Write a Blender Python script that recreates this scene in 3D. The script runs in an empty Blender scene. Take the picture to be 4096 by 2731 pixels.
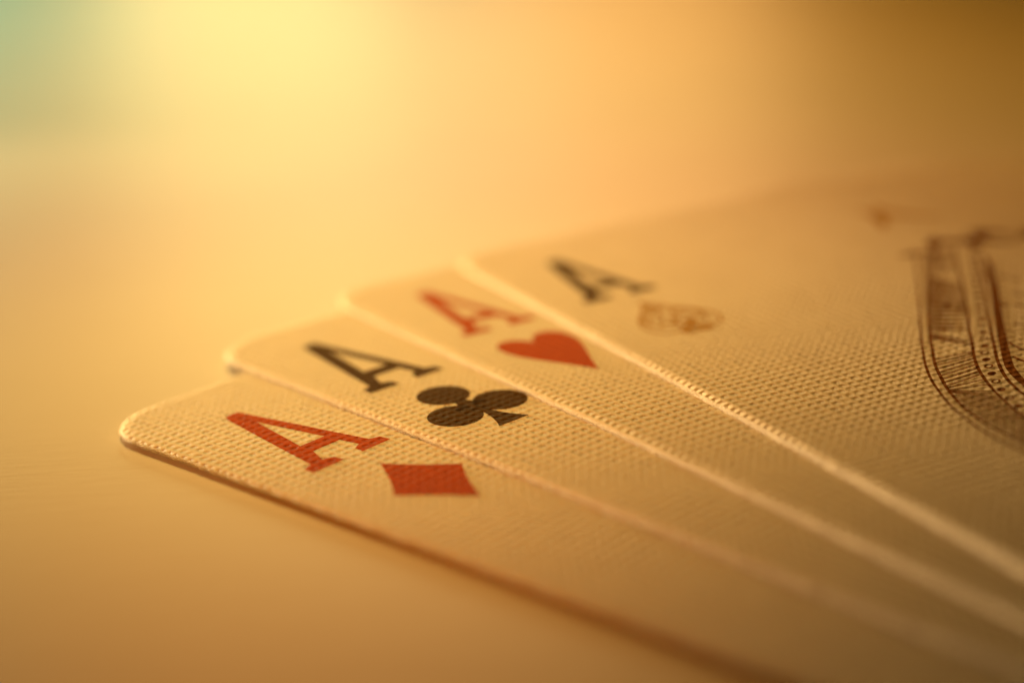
import bpy, bmesh, math, random
from mathutils import Vector, Matrix
from mathutils.geometry import tessellate_polygon

random.seed(7)
U = 1.176e-3                      # one drawing unit in metres (card = 54 x 75.6 units = 63.5 x 88.9 mm)
sc = bpy.context.scene
col = sc.collection

# ------------------------------------------------------------------ camera
PITCH, ROLL, CAM_H, FPX = math.radians(18.344), math.radians(-3.535), 27.384, 6009.6
fwd = Vector((0, math.cos(PITCH), -math.sin(PITCH)))
right = Vector((1, 0, 0))
up = right.cross(fwd)
rgt = right * math.cos(ROLL) + up * math.sin(ROLL)
upp = -right * math.sin(ROLL) + up * math.cos(ROLL)
cd = bpy.data.cameras.new('camera')
cam = bpy.data.objects.new('camera', cd)
col.objects.link(cam)
cam.matrix_world = Matrix(((rgt.x, upp.x, -fwd.x, 0), (rgt.y, upp.y, -fwd.y, 0),
                           (rgt.z, upp.z, -fwd.z, CAM_H * U), (0, 0, 0, 1)))
cd.sensor_width = 36
cd.lens = 36 * FPX / 4096
cd.clip_start, cd.clip_end = 0.002, 20
cd.dof.use_dof = True
cd.dof.focus_distance = 71.4 * U
cd.dof.aperture_fstop = cd.lens / (3.4 * 1.176)      # entrance pupil 3.4 units wide
cd.dof.aperture_blades = 0
sc.camera = cam

# ------------------------------------------------------------------ light
w = bpy.data.worlds.new('World'); sc.world = w; w.use_nodes = True
bg = w.node_tree.nodes['Background']
bg.inputs[0].default_value = (1.0, 0.36, 0.03, 1)
bg.inputs[1].default_value = 0.002

def lamp(name, kind, loc, target, color, power, **kw):
    d = bpy.data.lights.new(name, kind)
    d.color = color; d.energy = power
    for k, v in kw.items():
        setattr(d, k, v)
    o = bpy.data.objects.new(name, d); col.objects.link(o)
    o.location = [c * U for c in loc]
    o.rotation_euler = (Vector(target) - Vector(loc)).to_track_quat('-Z', 'Y').to_euler()
    return o

# warm kicker added very low, left behind the fan: it rakes along the long card edges
def spot(name, loc, tgt, size, soft, color, power):
    lamp(name, 'SPOT', loc, tgt, color, power, spot_size=math.radians(size), spot_blend=1.0, shadow_soft_size=soft * U)
def strip(name, x, y, z, ang, wx, ly, spread, color, power):
    o = lamp(name, 'AREA', (x, y, z), (x, y, 0), color, power, shape='RECTANGLE', size=wx * U, size_y=ly * U, spread=math.radians(spread))
    o.rotation_euler = (0, 0, math.radians(ang))
spot('edge_kicker_light', (-143, 187, 4.2), (5, 77, 1), 54, 2.5, (1.0, 0.63, 0.27), 5.4)
# unseen lights added far behind: their sheen stretches down the table towards the camera
spot('back_sheen_light', (-110, 700, 120), (-33, 200, 0), 50, 75, (1.0, 0.82, 0.30), 1.34)
spot('back_sheen_light', (-40, 700, 140), (-10, 200, 0), 50, 75, (0.40, 1.0, 0.70), 0.29)
spot('back_sheen_light', (44, 700, 160), (20, 200, 0), 50, 100, (1.0, 0.55, 0.18), 2.10)
# long area lights added over the far table to stretch its glow: amber and cool
strip('far_glow_light', -62, 380, 110, 9.3, 45, 560, 100, (1.0, 0.40, 0.05), 0.176)
strip('far_glow_light', 42, 350, 130, -6.8, 40, 500, 90, (1.0, 0.40, 0.0), 0.112)
strip('cool_tint_light', -139, 380, 110, 19.8, 75, 560, 95, (0.40, 1.0, 0.72), 0.222)  # cool area light added to tint the far left table green
# added amber fills, overhead and beside the camera, fading towards the frame corners
spot('overhead_fill_light', (-10, 100, 150), (-10, 100, 0), 44, 25, (1.0, 0.22, 0.12), 0.33)
spot('overhead_fill_light', (-6, 76, 110), (-12, 82, 0), 40, 20, (1.0, 0.76, 0.16), 0.37)
spot('camera_fill_light', (-10, -10, 40), (-8, 85, 0), 40, 10, (1.0, 0.19, 0.0), 0.195)

sc.view_settings.view_transform = 'Standard'
sc.view_settings.look = 'None'
sc.view_settings.exposure = 0.0
sc.view_settings.gamma = 1.0
sc.render.engine = 'CYCLES'
sc.cycles.use_denoising = True
sc.cycles.max_bounces = 6
sc.cycles.use_light_tree = False

# ------------------------------------------------------------------ materials
def newmat(name):
    m = bpy.data.materials.new(name); m.use_nodes = True
    nt = m.node_tree
    return m, nt, nt.nodes['Principled BSDF']

def N(nt, t, **kw):
    n = nt.nodes.new(t)
    for k, v in kw.items():
        setattr(n, k, v)
    return n

def math_(nt, op, a, b=None):
    n = N(nt, 'ShaderNodeMath', operation=op)
    for i, x in enumerate((a, b)):
        if x is None: continue
        if isinstance(x, (int, float)): n.inputs[i].default_value = x
        else: nt.links.new(x, n.inputs[i])
    return n.outputs[0]

PITCH_EMB = 0.53                  # embossing pitch in units
def emboss(nt, bsdf, depth=0.17, ink_noise=0.0):
    """pressed linen finish: a square lattice of small dimples along the card's axes"""
    uv = N(nt, 'ShaderNodeUVMap', uv_map='card')
    nz = N(nt, 'ShaderNodeTexNoise'); nz.inputs['Scale'].default_value = 1.1; nz.inputs['Detail'].default_value = 2
    nt.links.new(uv.outputs[0], nz.inputs['Vector'])
    off = N(nt, 'ShaderNodeVectorMath', operation='MULTIPLY_ADD')
    nt.links.new(nz.outputs['Color'], off.inputs[0]); off.inputs[1].default_value = (.24, .24, 0)
    nt.links.new(uv.outputs[0], off.inputs[2])
    sep = N(nt, 'ShaderNodeSeparateXYZ'); nt.links.new(off.outputs[0], sep.inputs[0])
    k = math.pi / PITCH_EMB
    cx = math_(nt, 'ABSOLUTE', math_(nt, 'COSINE', math_(nt, 'MULTIPLY', sep.outputs[0], k)))
    cy = math_(nt, 'ABSOLUTE', math_(nt, 'COSINE', math_(nt, 'MULTIPLY', sep.outputs[1], k)))
    pit = math_(nt, 'POWER', math_(nt, 'MULTIPLY', cx, cy), 2.2)
    # every pit a little different
    n2 = N(nt, 'ShaderNodeTexNoise'); n2.inputs['Scale'].default_value = 2.4; n2.inputs['Detail'].default_value = 2
    nt.links.new(uv.outputs[0], n2.inputs['Vector'])
    var = math_(nt, 'ADD', math_(nt, 'MULTIPLY', n2.outputs['Fac'], 2.4), -0.2)
    pit = math_(nt, 'MULTIPLY', pit, var)
    n3 = N(nt, 'ShaderNodeTexNoise'); n3.inputs['Scale'].default_value = 9; n3.inputs['Detail'].default_value = 3
    nt.links.new(uv.outputs[0], n3.inputs['Vector'])
    h = math_(nt, 'SUBTRACT', math_(nt, 'MULTIPLY', n3.outputs['Fac'], 0.28), pit)
    b = N(nt, 'ShaderNodeBump'); b.inputs['Strength'].default_value = 1.0
    b.inputs['Distance'].default_value = depth * U
    nt.links.new(h, b.inputs['Height'])
    nt.links.new(b.outputs[0], bsdf.inputs['Normal'])
    return uv

def mottled(nt, bsdf, vec, c0, c1, scale, detail=4):
    nz = N(nt, 'ShaderNodeTexNoise'); nz.inputs['Scale'].default_value = scale; nz.inputs['Detail'].default_value = detail
    nt.links.new(vec, nz.inputs['Vector'])
    r = N(nt, 'ShaderNodeValToRGB')
    r.color_ramp.elements[0].position = .3; r.color_ramp.elements[1].position = .7
    r.color_ramp.elements[0].color = (*c0, 1); r.color_ramp.elements[1].color = (*c1, 1)
    nt.links.new(nz.outputs['Fac'], r.inputs[0])
    nt.links.new(r.outputs[0], bsdf.inputs['Base Color'])

def card_mat():
    m, nt, b = newmat('coated_card_stock')
    uv = emboss(nt, b)
    mottled(nt, b, uv.outputs[0], (.785, .71, .56), (.82, .75, .60), .25)
    b.inputs['Roughness'].default_value = .66
    b.inputs['Specular IOR Level'].default_value = .16
    return m

def edge_mat():
    m, nt, b = newmat('cut_card_edge')
    tc = N(nt, 'ShaderNodeTexCoord')
    mp = N(nt, 'ShaderNodeMapping'); mp.inputs['Scale'].default_value = (1 / U, 1 / U, 3 / U)
    nt.links.new(tc.outputs['Object'], mp.inputs[0])
    mottled(nt, b, mp.outputs[0], (.62, .56, .44), (.95, .92, .84), 7)
    nz = N(nt, 'ShaderNodeTexNoise'); nz.inputs['Scale'].default_value = 9; nz.inputs['Detail'].default_value = 4
    nt.links.new(mp.outputs[0], nz.inputs['Vector'])
    bp = N(nt, 'ShaderNodeBump'); bp.inputs['Strength'].default_value = 1; bp.inputs['Distance'].default_value = .10 * U
    nt.links.new(nz.outputs['Fac'], bp.inputs['Height']); nt.links.new(bp.outputs[0], b.inputs['Normal'])
    b.inputs['Roughness'].default_value = .7
    b.inputs['Specular IOR Level'].default_value = .3
    return m

def ink_mat(name, c0, c1, rough=.62):
    m, nt, b = newmat(name)
    uv = emboss(nt, b)
    mottled(nt, b, uv.outputs[0], c0, c1, 2.2)
    b.inputs['Roughness'].default_value = rough
    b.inputs['Specular IOR Level'].default_value = .03
    return m

def table_mat():
    m, nt, b = newmat('pale_table_laminate')
    tc = N(nt, 'ShaderNodeTexCoord')
    mp = N(nt, 'ShaderNodeMapping'); mp.inputs['Scale'].default_value = (1 / U, 1 / U, 1 / U)
    nt.links.new(tc.outputs['Object'], mp.inputs[0])
    nz = N(nt, 'ShaderNodeTexNoise'); nz.inputs['Scale'].default_value = .06; nz.inputs['Detail'].default_value = 5
    nt.links.new(mp.outputs[0], nz.inputs['Vector'])
    r = N(nt, 'ShaderNodeValToRGB')
    r.color_ramp.elements[0].position = .3; r.color_ramp.elements[1].position = .7
    r.color_ramp.elements[0].color = (.715, .645, .50, 1); r.color_ramp.elements[1].color = (.74, .67, .525, 1)
    nt.links.new(nz.outputs['Fac'], r.inputs[0])
    # a few small old smudges
    vo = N(nt, 'ShaderNodeTexVoronoi'); vo.inputs['Scale'].default_value = .055; vo.inputs['Randomness'].default_value = 1
    nt.links.new(mp.outputs[0], vo.inputs['Vector'])
    sm = N(nt, 'ShaderNodeMapRange'); sm.inputs[1].default_value = .04; sm.inputs[2].default_value = .16
    sm.inputs[3].default_value = .30; sm.inputs[4].default_value = 0
    nt.links.new(vo.outputs['Distance'], sm.inputs[0])
    mx = N(nt, 'ShaderNodeMix', data_type='RGBA')
    nt.links.new(sm.outputs[0], mx.inputs['Factor']); nt.links.new(r.outputs[0], mx.inputs['A'])
    mx.inputs['B'].default_value = (.50, .38, .24, 1)
    nt.links.new(mx.outputs['Result'], b.inputs['Base Color'])
    # fine scratches and orange peel
    mp2 = N(nt, 'ShaderNodeMapping'); mp2.inputs['Scale'].default_value = (.5 / U, 3 / U, 1 / U); mp2.inputs['Rotation'].default_value = (0, 0, .35)
    nt.links.new(tc.outputs['Object'], mp2.inputs[0])
    n2 = N(nt, 'ShaderNodeTexNoise'); n2.inputs['Scale'].default_value = .8; n2.inputs['Detail'].default_value = 6
    nt.links.new(mp2.outputs[0], n2.inputs['Vector'])
    bp = N(nt, 'ShaderNodeBump'); bp.inputs['Strength'].default_value = .5; bp.inputs['Distance'].default_value = .022 * U
    nt.links.new(n2.outputs['Fac'], bp.inputs['Height']); nt.links.new(bp.outputs[0], b.inputs['Normal'])
    b.inputs['Roughness'].default_value = .42
    b.inputs['Specular IOR Level'].default_value = .5
    return m

M_CARD, M_EDGE = card_mat(), edge_mat()
M_RED = ink_mat('red_ink', (.43, .074, .009), (.53, .098, .014))
M_BLACK = ink_mat('black_ink', (.075, .038, .002), (.098, .050, .003))
M_BROWN = ink_mat('dark_engraving_ink', (.17, .060, .004), (.24, .085, .007))
M_TAN = ink_mat('fine_line_tan_ink', (.46, .26, .055), (.52, .30, .075))

# ------------------------------------------------------------------ setting
def link(name, me, parent=None):
    o = bpy.data.objects.new(name, me); col.objects.link(o)
    if parent: o.parent = parent
    return o

TABLE_Z = 0.44                    # height of the table top in the drawing's frame
bm = bmesh.new()
bmesh.ops.create_cube(bm, size=1)
bmesh.ops.scale(bm, vec=(1.5, 1.5, .03), verts=bm.verts)
bmesh.ops.translate(bm, vec=(0, .35, -.015 + TABLE_Z * U), verts=bm.verts)
bmesh.ops.bevel(bm, geom=bm.edges[:], offset=.004, segments=3, affect='EDGES')
me = bpy.data.meshes.new('table_top'); bm.to_mesh(me); bm.free()
me.materials.append(table_mat())
table = link('table_top', me)
table['kind'] = 'structure'
table['label'] = 'pale cream table top lit warmly under the fanned cards'

# ------------------------------------------------------------------ cards
W, L, R, T = 54.0, 75.6, 3.3, 0.30
CARDS = [dict(x=-21.045, y=70.515, t=-42.944), dict(x=-18.141, y=80.83, t=-49.127),
         dict(x=-11.914, y=89.71, t=-57.524), dict(x=-3.425, y=94.69, t=-65.415)]
Z_TOP = [1.0, 1.31, 1.62, 1.93]
AX = Vector((math.cos(math.radians(-54)), math.sin(math.radians(-54))))
ORG = Vector((-12, 88))

class Card:
    def __init__(s, k):
        c = CARDS[k]; s.k = k
        t = math.radians(c['t'])
        s.dn = Vector((math.cos(t), math.sin(t))); s.rt = Vector((-s.dn.y, s.dn.x)); s.o = Vector((c['x'], c['y']))
        s.root = bpy.data.objects.new('playing_card', None); col.objects.link(s.root)
        s.root.empty_display_size = .01
        s.base = Z_TOP[k] - T
        s.root.location = (s.o.x * U, s.o.y * U, s.base * U)
        s.root.rotation_euler = (0, 0, t + math.pi / 2)
    def top(s, x, y):
        """height of the card face above its nominal base: the packet sags to the table at its far end, the top card arches"""
        p = s.o + s.rt * x + s.dn * y - ORG
        d = max(0.0, p.dot(AX)) / 80.0
        z = T - 0.24 * min(1.0, d) ** 3
        if s.k == 3:
            z += .7 * math.sin(math.pi * min(max(x, 0), W) / W) ** 2
        return z
    def co(s, x, y, dz=0.0):
        return (x * U, -y * U, (s.top(x, y) + dz) * U)

def uvs(me, pts):
    uvl = me.uv_layers.new(name='card')
    for lp in me.loops:
        uvl.data[lp.index].uv = pts[lp.vertex_index]

CUT = [(-.18, 0.0), (.34, .75), (0.0, .55), (-.35, -.65)]    # how far each sheet was cut off its print register
def card_stock(c):
    e, eb = .60, .19                            # rolled, die-cut rim: width and drop
    rnd = random.Random(c.k)
    sx, sy = CUT[c.k]
    def lim(y, r):                              # x inset of the rounded corner at depth y inside the inner outline
        if y < r: return r - math.sqrt(max(0, r * r - (r - y) ** 2))
        if y > L - 2 * e - r: q = y - (L - 2 * e - r); return r - math.sqrt(max(0, r * r - q * q))
        return 0
    r = R - e
    ys = [r * (1 - math.cos(a * math.pi / 2 / 24)) for a in range(25)]
    n = 240
    ys += [r + (L - 2 * e - 2 * r) * i / n for i in range(1, n)]
    ys += [L - 2 * e - q for q in reversed(ys[:25])]
    nx = 200
    P, F = [], []
    for y in ys:
        a = lim(y, r)
        for i in range(nx + 1):
            P.append((sx + e + a + (W - 2 * e - 2 * a) * i / nx, sy + e + y))
    ny = len(ys); st = nx + 1
    for j in range(ny - 1):
        for i in range(nx):
            F.append((j * st + i, (j + 1) * st + i, (j + 1) * st + i + 1, j * st + i + 1))
    per = [i for i in range(st)] + [j * st + nx for j in range(1, ny)] + [(ny - 1) * st + i for i in range(nx - 1, -1, -1)] + [j * st for j in range(ny - 2, 0, -1)]
    verts = [c.co(*p) for p in P]; uv = [p for p in P]; mi = [0] * len(F)
    m = len(per)
    nor = []
    for q in range(m):
        a, b = P[per[q - 1]], P[per[(q + 1) % m]]
        v = Vector((b[0] - a[0], b[1] - a[1])); v.normalize(); nor.append((v.y, -v.x))
    rough = [rnd.uniform(-.028, .028) for _ in range(m)]
    prof = [(e * math.sin(a), -eb * (1 - math.cos(a))) for a in [math.radians(x) for x in (14, 28, 42, 54, 64, 74, 82, 90)]]
    nface = 4
    prof += [(e, -T * .60), (e, -T * .78), (e * .97, -T * .92), (e * .9, -T)]
    rings = [per]
    for pi, (o, dz) in enumerate(prof):
        ring = []
        for q in range(m):
            x, y = P[per[q]]; oo = o + (rough[q] * (o / e) ** 3 + rnd.uniform(-.006, .006) * (pi >= nface))
            X, Y = x + nor[q][0] * oo, y + nor[q][1] * oo
            ring.append(len(verts)); verts.append(c.co(X, Y, dz)); uv.append((X, Y))
        rings.append(ring)
    for ri, (a, b) in enumerate(zip(rings, rings[1:])):
        for q in range(m):
            q2 = (q + 1) % m
            F.append((a[q], a[q2], b[q2], b[q])); mi.append(0 if ri < nface else 1)
    # underside: the same sheet
    base = len(verts)
    for p in P:
        verts.append(c.co(p[0], p[1], -T)); uv.append(p)
    for j in range(ny - 1):
        for i in range(nx):
            F.append(tuple(base + q for q in (j * st + i, j * st + i + 1, (j + 1) * st + i + 1, (j + 1) * st + i))); mi.append(0)
    last = rings[-1]
    for q in range(m):
        q2 = (q + 1) % m
        F.append((last[q], last[q2], base + per[q2], base + per[q])); mi.append(1)
    me = bpy.data.meshes.new('card_stock'); me.from_pydata(verts, [], F); me.update()
    uvs(me, uv)
    me.materials.append(M_CARD); me.materials.append(M_EDGE)
    me.polygons.foreach_set('material_index', mi)
    b = bmesh.new(); b.from_mesh(me); bmesh.ops.recalc_face_normals(b, faces=b.faces); b.to_mesh(me); b.free()
    me.polygons.foreach_set('use_smooth', [True] * len(me.polygons))
    return link('card_stock', me, c.root)

INK = 0.010
def printed(c, name, loops_list, mat, parent=None, dz=INK, flip=False, join=True):
    """flat ink shapes laid on the card face; loops_list = list of [outer, hole, ...] in card units"""
    b = bmesh.new()
    for loops in loops_list:
        if flip: loops = [[(W - x, L - y) for x, y in lp] for lp in loops]
        pts = [p for lp in loops for p in lp]
        tris = tessellate_polygon([[Vector((x, y, 0)) for x, y in lp] for lp in loops])
        vs = [b.verts.new((x, y, 0)) for x, y in pts]
        for t in tris:
            try: b.faces.new([vs[i] for i in t])
            except ValueError: pass
    for _ in range(4):
        long = [e for e in b.edges if e.calc_length() > 1.6]
        if not long: break
        bmesh.ops.subdivide_edges(b, edges=long, cuts=1)
        bmesh.ops.triangulate(b, faces=b.faces[:])
    me = bpy.data.meshes.new(name)
    pts = [(v.co.x, v.co.y) for v in b.verts]
    for v, p in zip(b.verts, pts): v.co = c.co(p[0], p[1], dz)
    for f in b.faces:
        f.normal_update()
        if f.normal.z < 0: f.normal_flip()
    b.to_mesh(me); b.free()
    uvs(me, pts)
    me.materials.append(mat)
    return link(name, me, parent or c.root)

def bez(p0, p1, p2, n=10):
    return [((1 - t) ** 2 * p0[0] + 2 * t * (1 - t) * p1[0] + t * t * p2[0], (1 - t) ** 2 * p0[1] + 2 * t * (1 - t) * p1[1] + t * t * p2[1]) for t in [i / n for i in range(n)]]
def cub(p0, p1, p2, p3, n=16):
    r = []
    for i in range(n):
        t = i / n; u = 1 - t
        r.append(tuple(u ** 3 * a + 3 * u * u * t * b + 3 * u * t * t * d + t ** 3 * e for a, b, d, e in zip(p0, p1, p2, p3)))
    return r
def circ(x, y, rx, ry=None, n=28, rot=0):
    ry = ry or rx; ca, sa = math.cos(rot), math.sin(rot)
    return [(x + rx * math.cos(a) * ca - ry * math.sin(a) * sa, y + rx * math.cos(a) * sa + ry * math.sin(a) * ca) for a in [2 * math.pi * i / n for i in range(n)]]
def smooth(pts, n=6):
    r = []
    for i in range(len(pts) - 1):
        p0, p1, p2, p3 = pts[max(i - 1, 0)], pts[i], pts[i + 1], pts[min(i + 2, len(pts) - 1)]
        for q in range(n):
            t = q / n
            r.append(tuple(.5 * (2 * b + (d - a) * t + (2 * a - 5 * b + 4 * d - e) * t * t + (3 * b - a - 3 * d + e) * t ** 3) for a, b, d, e in zip(p0, p1, p2, p3)))
    return r + [pts[-1]]
def stroke(pts, wd):
    """ribbon of width wd (number or function of 0..1) along a polyline, as short quads"""
    out = []; n = len(pts); S = []
    for i, p in enumerate(pts):
        a, b = pts[max(i - 1, 0)], pts[min(i + 1, n - 1)]
        d = Vector((b[0] - a[0], b[1] - a[1]))
        if d.length < 1e-6: d = Vector((1, 0))
        d.normalize(); hw = (wd(i / (n - 1)) if callable(wd) else wd) / 2
        S.append(((p[0] - d.y * hw, p[1] + d.x * hw), (p[0] + d.y * hw, p[1] - d.x * hw)))
    poly = [s[0] for s in S] + [s[1] for s in reversed(S)]
    return [poly]

LETTER = [[(4.36, 4.85), (5.14, 4.80), (6.42, 13.12), (6.93, 13.34), (7.0, 14.0), (5.22, 14.0), (5.26, 13.44), (5.74, 13.18), (5.57, 12.02), (3.90, 12.02),
           (3.48, 13.14), (4.0, 13.38), (4.06, 14.0), (2.20, 14.0), (2.22, 13.36), (2.77, 13.14), (4.14, 5.35)],
          [(4.80, 6.75), (5.46, 11.04), (3.95, 11.04)]]
def diamond(cx=4.66, cy=18.9, hw=2.12, hh=3.14):
    t, r_, b_, l = (cx, cy - hh), (cx + hw, cy), (cx, cy + hh), (cx - hw, cy)
    q = .44
    c = lambda a, b: (cx + (a[0] + b[0] - 2 * cx) * q, cy + (a[1] + b[1] - 2 * cy) * q)
    return [bez(t, c(t, r_), r_) + bez(r_, c(r_, b_), b_) + bez(b_, c(b_, l), l) + bez(l, c(l, t), t)]
def heart(cx=4.42, top=16.3, bot=23.38, hw=2.15):
    cl = top + 1.22; k = (bot - top) / 7.08
    rightside = cub((cx, cl), (cx + .25, top + .2), (cx + .75 * hw * .6, top - .02), (cx + hw * .56, top)) \
        + cub((cx + hw * .56, top), (cx + hw * .9, top + .02), (cx + hw * 1.04, top + .75 * k), (cx + hw, top + 1.75 * k)) \
        + cub((cx + hw, top + 1.75 * k), (cx + hw * .95, top + 3.2 * k), (cx + hw * .3, top + 5.2 * k), (cx, bot))
    left = [(2 * cx - x, y) for x, y in reversed(rightside[1:])]
    return [rightside + [(cx, bot)] + left]
def club(cx=4.40, s=1.0, oy=0.0):
    cy = 19.0
    f = lambda p: (cx + (p[0] - 4.40) * s, cy + (p[1] - cy) * s + oy)
    shapes = [[circ(4.40, 17.12, 1.36, n=36)], [circ(2.96, 19.80, 1.38, n=36)], [circ(5.84, 19.80, 1.38, n=36)],
              [[(4.12, 18.3), (4.68, 18.3), (4.9, 18.9), (5.4, 19.2), (5.0, 20.0), (4.55, 19.85), (4.25, 19.85), (3.8, 20.0), (3.4, 19.2), (3.9, 18.9)]],
              [[(4.28, 19.4), (4.52, 19.4)] + bez((4.55, 19.7), (4.62, 21.3), (5.35, 22.45), 8) + [(5.35, 22.45), (3.45, 22.45)] + bez((3.45, 22.45), (4.18, 21.3), (4.25, 19.7), 8)]]
    return [[[f(p) for p in lp] for lp in sh] for sh in shapes]

def spade_outline(cx, top, hw, hh, n=14):
    rs = cub((cx, top), (cx + .15 * hw, top + .28 * hh), (cx + hw, top + .42 * hh), (cx + hw, top + .70 * hh), n) \
        + cub((cx + hw, top + .70 * hh), (cx + hw, top + .98 * hh), (cx + .3 * hw, top + .98 * hh), (cx + .1 * hw, top + .78 * hh), n)
    rs += [(cx + .16 * hw, top + .95 * hh), (cx + .42 * hw, top + hh)]
    return rs + [(2 * cx - x, y) for x, y in reversed(rs[1:])]

cards = [Card(k) for k in range(4)]
stocks = [card_stock(c) for c in cards]
FAN = 'four aces fanned on the table'
LABELS = ['ace of diamonds playing card, lowest of the fan and nearest the camera',
          'ace of clubs playing card lying between the diamond ace and the heart ace',
          'ace of hearts playing card lying between the club ace and the ornate spade ace',
          'ace of spades playing card on top of the fan with large engraved spade']
for c, lb in zip(cards, LABELS):
    c.root['label'] = lb; c.root['category'] = 'playing card'; c.root['group'] = FAN

def scale_about(loops, f, cx, cy, nx, ny):
    return [[(nx + (x - cx) * f, ny + (y - cy) * f) for x, y in lp] for lp in loops]

for c, ink, pip in ((cards[0], M_RED, [diamond()]), (cards[1], M_BLACK, club()), (cards[2], M_RED, [heart()])):
    for fl in (False, True):
        printed(c, 'index_letter', [LETTER], ink, flip=fl)
        # pieces of the club overlap: stack them by a hair so no faces are coplanar
        if len(pip) == 1:
            printed(c, 'suit_pip', pip, ink, flip=fl)
        else:
            printed(c, 'suit_pip', pip, ink, flip=fl)
    cx, cy = (4.66, 18.9) if len(pip) == 1 else (4.4, 19.2)
    if c.k == 2: cx, cy = 4.42, 19.8
    printed(c, 'centre_pip', [scale_about(lp, 2.3, cx, cy, W / 2, L / 2) for lp in pip], ink)

# ---- ace of spades: engraved ornament
c = cards[3]
for fl in (False, True):
    printed(c, 'index_letter', [LETTER], M_BLACK, flip=fl)
    o = spade_outline(4.75, 15.75, 2.2, 6.4)
    p = printed(c, 'suit_pip', [stroke(o + [o[0]], .17)], M_TAN, flip=fl)
    inner = spade_outline(4.75, 16.75, 1.55, 4.6)
    printed(c, 'inner_line', [stroke(inner + [inner[0]], .13)], M_TAN, parent=p, flip=fl)
    scroll = [stroke(smooth([(3.05, 19.9), (3.1, 18.9), (3.7, 18.1), (4.3, 18.4), (4.25, 19.2), (3.7, 19.3)]), .22), stroke(smooth([(6.45, 19.9), (6.4, 18.9), (5.8, 18.1), (5.2, 18.4), (5.25, 19.2), (5.8, 19.3)]), .22),
              stroke(smooth([(3.9, 17.6), (4.4, 17.1), (4.75, 16.6), (5.1, 17.1), (5.6, 17.6)]), .2), stroke(smooth([(3.3, 20.4), (3.9, 20.0), (4.4, 20.3), (4.3, 20.9)]), .2), stroke(smooth([(6.2, 20.4), (5.6, 20.0), (5.1, 20.3), (5.2, 20.9)]), .2),
              [circ(4.25, 20.2, .30)], [circ(5.2, 20.35, .36)], [circ(4.75, 21.2, .42)], [circ(4.1, 21.8, .26)], [circ(5.5, 21.8, .34)], [circ(4.75, 17.7, .26)], [circ(4.75, 19.6, .3)]]
    printed(c, 'scrollwork', scroll, M_TAN, parent=p, dz=INK * 1.6, flip=fl)

CX = 26.6
def complete(pts, d):
    """carry a measured upper-left contour round the lobe to the stem, d = inset from the outer contour"""
    x, y = pts[-1]
    more = [(7.05 + d * 1.02, 46.0), (8.3 + d * .95, 49.6 - d * .2), (11.2 + d * .6, 52.6 - d * .75), (15.2, 53.6 - d), (19.6 - d * .4, 52.4 - d * .95), (23.4 - d * .75, 49.2 - d * .7)]
    return smooth([p for p in pts] + more, 5)
l1 = [(22.6, 18.1), (21.3, 19.77), (19.97, 21.48), (17.46, 24.62), (15.11, 27.52), (13.56, 29.41), (12.4, 30.87), (11.31, 32.29), (10.22, 33.79), (9.28, 35.31), (8.67, 36.51), (8.17, 37.58), (7.75, 38.66), (7.42, 39.85), (7.1, 41.1), (6.98, 42.3), (6.95, 43.54)]
l2 = [(22.9, 18.9), (21.47, 20.51), (19.5, 22.92), (17.65, 25.09), (15.97, 27.15), (14.39, 29.08), (12.93, 30.92), (11.84, 32.35), (10.81, 33.74), (10.0, 35.04), (9.26, 36.32), (8.75, 37.39), (8.29, 38.46), (7.99, 39.46), (7.72, 40.6), (7.61, 41.67), (7.58, 42.91)]
l3 = [(24.6, 19.3), (23.51, 20.69), (20.86, 24.13), (19.12, 26.4), (17.45, 28.47), (15.37, 31.0), (13.95, 32.81), (12.69, 34.4), (11.83, 35.67), (11.23, 36.75), (10.69, 37.82), (10.28, 38.79), (9.92, 39.76), (9.62, 40.75), (9.4, 42.5)]
l4 = [(24.3, 21.6), (23.32, 22.89), (21.3, 25.41), (19.91, 27.1), (17.69, 29.8), (15.68, 32.3), (13.82, 34.62), (12.76, 36.1), (12.06, 37.27), (11.68, 38.14), (11.39, 38.89), (11.0, 40.4), (10.85, 42.6)]
l5 = [(24.9, 21.6), (23.73, 23.24), (22.11, 25.21), (20.92, 26.75), (17.8, 30.45), (15.46, 33.32), (13.53, 35.76), (12.91, 36.76), (12.45, 37.76), (11.9, 39.3), (11.55, 40.9), (11.45, 42.6)]
c1, c2, c3, c4, c5 = complete(l1, 0), complete(l2, .65), complete(l3, 2.5), complete(l4, 3.9), complete(l5, 4.5)
def mirror(shapes):
    return shapes + [[[(2 * CX - x, y) for x, y in lp] for lp in sh] for sh in shapes]
def mpart(name, shapes, mat, parent=None, dz=INK):
    return printed(c, name, mirror(shapes), mat, parent=parent, dz=dz)
orn = mpart('engraved_spade', [stroke(c1, .14), stroke(c2, .17)], M_BROWN)
mpart('inner_contour', [stroke(c3, .17), stroke(c4, .18), stroke(c5, lambda t: .12 + .36 * min(1, t * 12) * (1 - .35 * t))], M_BROWN, parent=orn, dz=INK * 1.3)

def at(curve, t):
    f = t * (len(curve) - 1); i = min(int(f), len(curve) - 2); f -= i
    return (curve[i][0] + (curve[i + 1][0] - curve[i][0]) * f, curve[i][1] + (curve[i + 1][1] - curve[i][1]) * f)
def near_t(curve, p):
    return min(range(len(curve)), key=lambda i: (curve[i][0] - p[0]) ** 2 + (curve[i][1] - p[1]) ** 2) / (len(curve) - 1)
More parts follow.
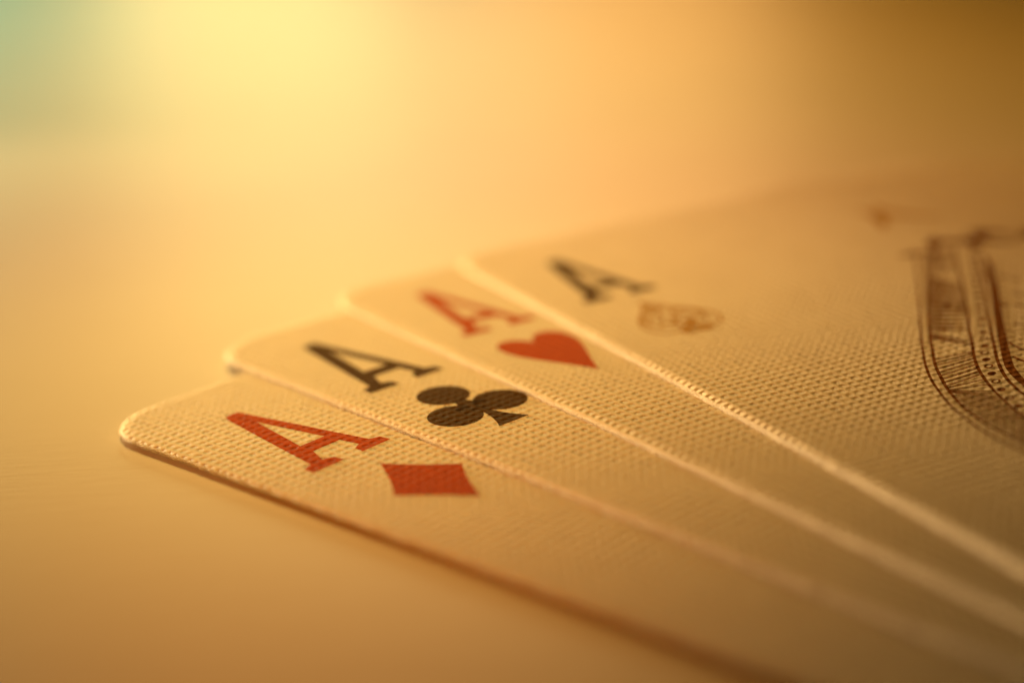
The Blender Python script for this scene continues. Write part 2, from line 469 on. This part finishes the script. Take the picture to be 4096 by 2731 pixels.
# hatching between the second and third contour, in panels that change direction
H = []
pa = list(zip([(11.27, 33.2), (10.88, 33.88), (10.36, 34.63), (9.81, 35.4), (9.37, 36.16), (9.12, 36.62)], [(13.4, 33.5), (13.05, 33.96), (12.65, 34.55), (12.09, 35.35), (11.63, 36.03), (10.95, 37.19)]))
pb = list(zip([(9.11, 36.7), (9.0, 36.97), (8.74, 37.47), (8.51, 38.01), (8.32, 38.56), (8.10, 39.31), (7.95, 39.9), (7.85, 40.6), (7.75, 41.4)],
              [(10.49, 37.9), (10.23, 38.51), (10.08, 38.94), (9.83, 39.53), (9.7, 40.05), (9.58, 40.71), (9.5, 41.3), (9.45, 42.0), (9.4, 42.8)]))
def denser(pairs):
    r = []
    for (a, b), (a2, b2) in zip(pairs, pairs[1:]):
        r += [(a, b), (((a[0] + a2[0]) / 2, (a[1] + a2[1]) / 2), ((b[0] + b2[0]) / 2, (b[1] + b2[1]) / 2))]
    return r + [pairs[-1]]
for a, b in denser(pa) + denser(pb): H.append(stroke([a, ((a[0] + b[0]) / 2, (a[1] + b[1]) / 2 + .03), b], .11))
t0 = near_t(c2, (11.5, 32.8))
for i in range(84):                                   # the receding upper panels
    t = t0 * i / 84
    a = at(c2, t); q = near_t(c3, a)
    q += .03 if (i // 21) % 2 else .0
    if q > near_t(c3, (13.6, 33.2)): continue
    H.append(stroke([a, at(c3, q)], .12))
for i in range(30):                                   # lower lobe
    t = near_t(c2, (7.7, 42.0)) + (1 - near_t(c2, (7.7, 42.0))) * i / 30
    a = at(c2, t); q = near_t(c3, a); b = at(c3, min(1, q + .01 * ((i // 10) % 2)))
    H.append(stroke([a, b], .10))
mpart('hatching', H, M_BROWN, parent=orn, dz=INK * 0.8)
# row of alternating beads and rings between the third and fourth contour
dots = [(10.19, 39.98), (10.57, 39.03), (10.98, 38.06), (11.50, 37.14), (12.03, 36.28), (12.57, 35.49), (13.09, 34.74), (13.66, 34.01), (14.30, 33.30), (14.98, 32.51)]
while dots[-1][1] > 22.5: dots.append((dots[-1][0] + .63, dots[-1][1] - .77))
B = []
for i, (x, y) in enumerate(dots):
    if i % 2 == 0: B.append([circ(x, y, .27, .19, 16, -.5)])
    else: B.append([circ(x, y, .29, .21, 18, -.5), circ(x, y, .17, .11, 14, -.5)])
mpart('bead_row', B, M_BROWN, parent=orn)
# leaves, dots and tendrils
V = []
def leaf(p, q, wd): return stroke([(p[0] + (q[0] - p[0]) * i / 8, p[1] + (q[1] - p[1]) * i / 8) for i in range(9)], lambda t: .03 + wd * math.sin(math.pi * min(max(t, 0), 1)))
V += [leaf((20.9, 18.5), (22.9, 19.1), .55), leaf((23.4, 18.9), (25.4, 16.6), .9), leaf((24.4, 17.0), (26.2, 18.9), .9), leaf((24.6, 20.7), (26.3, 19.9), .5), leaf((25.6, 20.6), (26.5, 17.6), .7)]
V += [[circ(19.31, 29.24, .30, .14, 14, .9)], [circ(19.9, 29.9, .32, .15, 14, .9)], [circ(22.82, 26.35, .3, .15, 14, .9)], [circ(22.73, 25.56, .26, .13, 14, .9)]]
V += [stroke(smooth([(15.57, 33.62), (15.37, 34.22), (15.4, 35.2), (16.4, 35.9), (17.6, 35.2), (17.3, 34.1), (16.5, 34.3)]), .16),
      stroke(smooth([(14.3, 35.2), (14.3, 36.4), (15.2, 38.2), (17.2, 39.0), (19.2, 37.9), (19.4, 36.2), (18.4, 35.6)]), .18),
      stroke(smooth([(13.1, 38.2), (13.6, 40.4), (15.6, 42.2), (18.4, 42.4), (20.6, 40.6)]), .18),
      stroke(smooth([(17.6, 31.8), (18.6, 33.0), (20.4, 33.4), (21.8, 32.2), (21.4, 30.8), (20.4, 30.9)]), .15),
      stroke(smooth([(21.0, 28.0), (21.8, 29.0), (23.4, 29.2), (24.4, 28.0), (24.0, 27.0)]), .14)]
for i in range(14):
    x, y = 15.4 + .62 * i, 32.6 - .74 * i
    V.append([circ(x + .7, y + .55, .15, .08, 10, .9)])
    V.append([circ(x + 1.3, y + 1.05, .13, .07, 10, .9)])
mpart('foliate_scrolls', V, M_BROWN, parent=orn, dz=INK * 1.1)
printed(c, 'stem', [[[(25.4, 50.0), (27.8, 50.0)] + bez((27.8, 50.0), (28.4, 57), (32.6, 60.5), 8) + [(32.6, 60.5), (20.6, 60.5)] + bez((20.6, 60.5), (24.8, 57), (25.4, 50.0), 8)]], M_BROWN, parent=orn)
printed(c, 'finial', [stroke(smooth([(24.2, 13.1), (25.1, 12.1), (25.9, 10.6), (26.1, 9.3), (25.7, 8.4)]), lambda t: .15 + .75 * math.sin(math.pi * t)),
                      stroke(smooth([(29.0, 13.1), (28.1, 12.1), (27.3, 10.6), (27.1, 9.3), (27.5, 8.4)]), lambda t: .15 + .75 * math.sin(math.pi * t))], M_TAN)
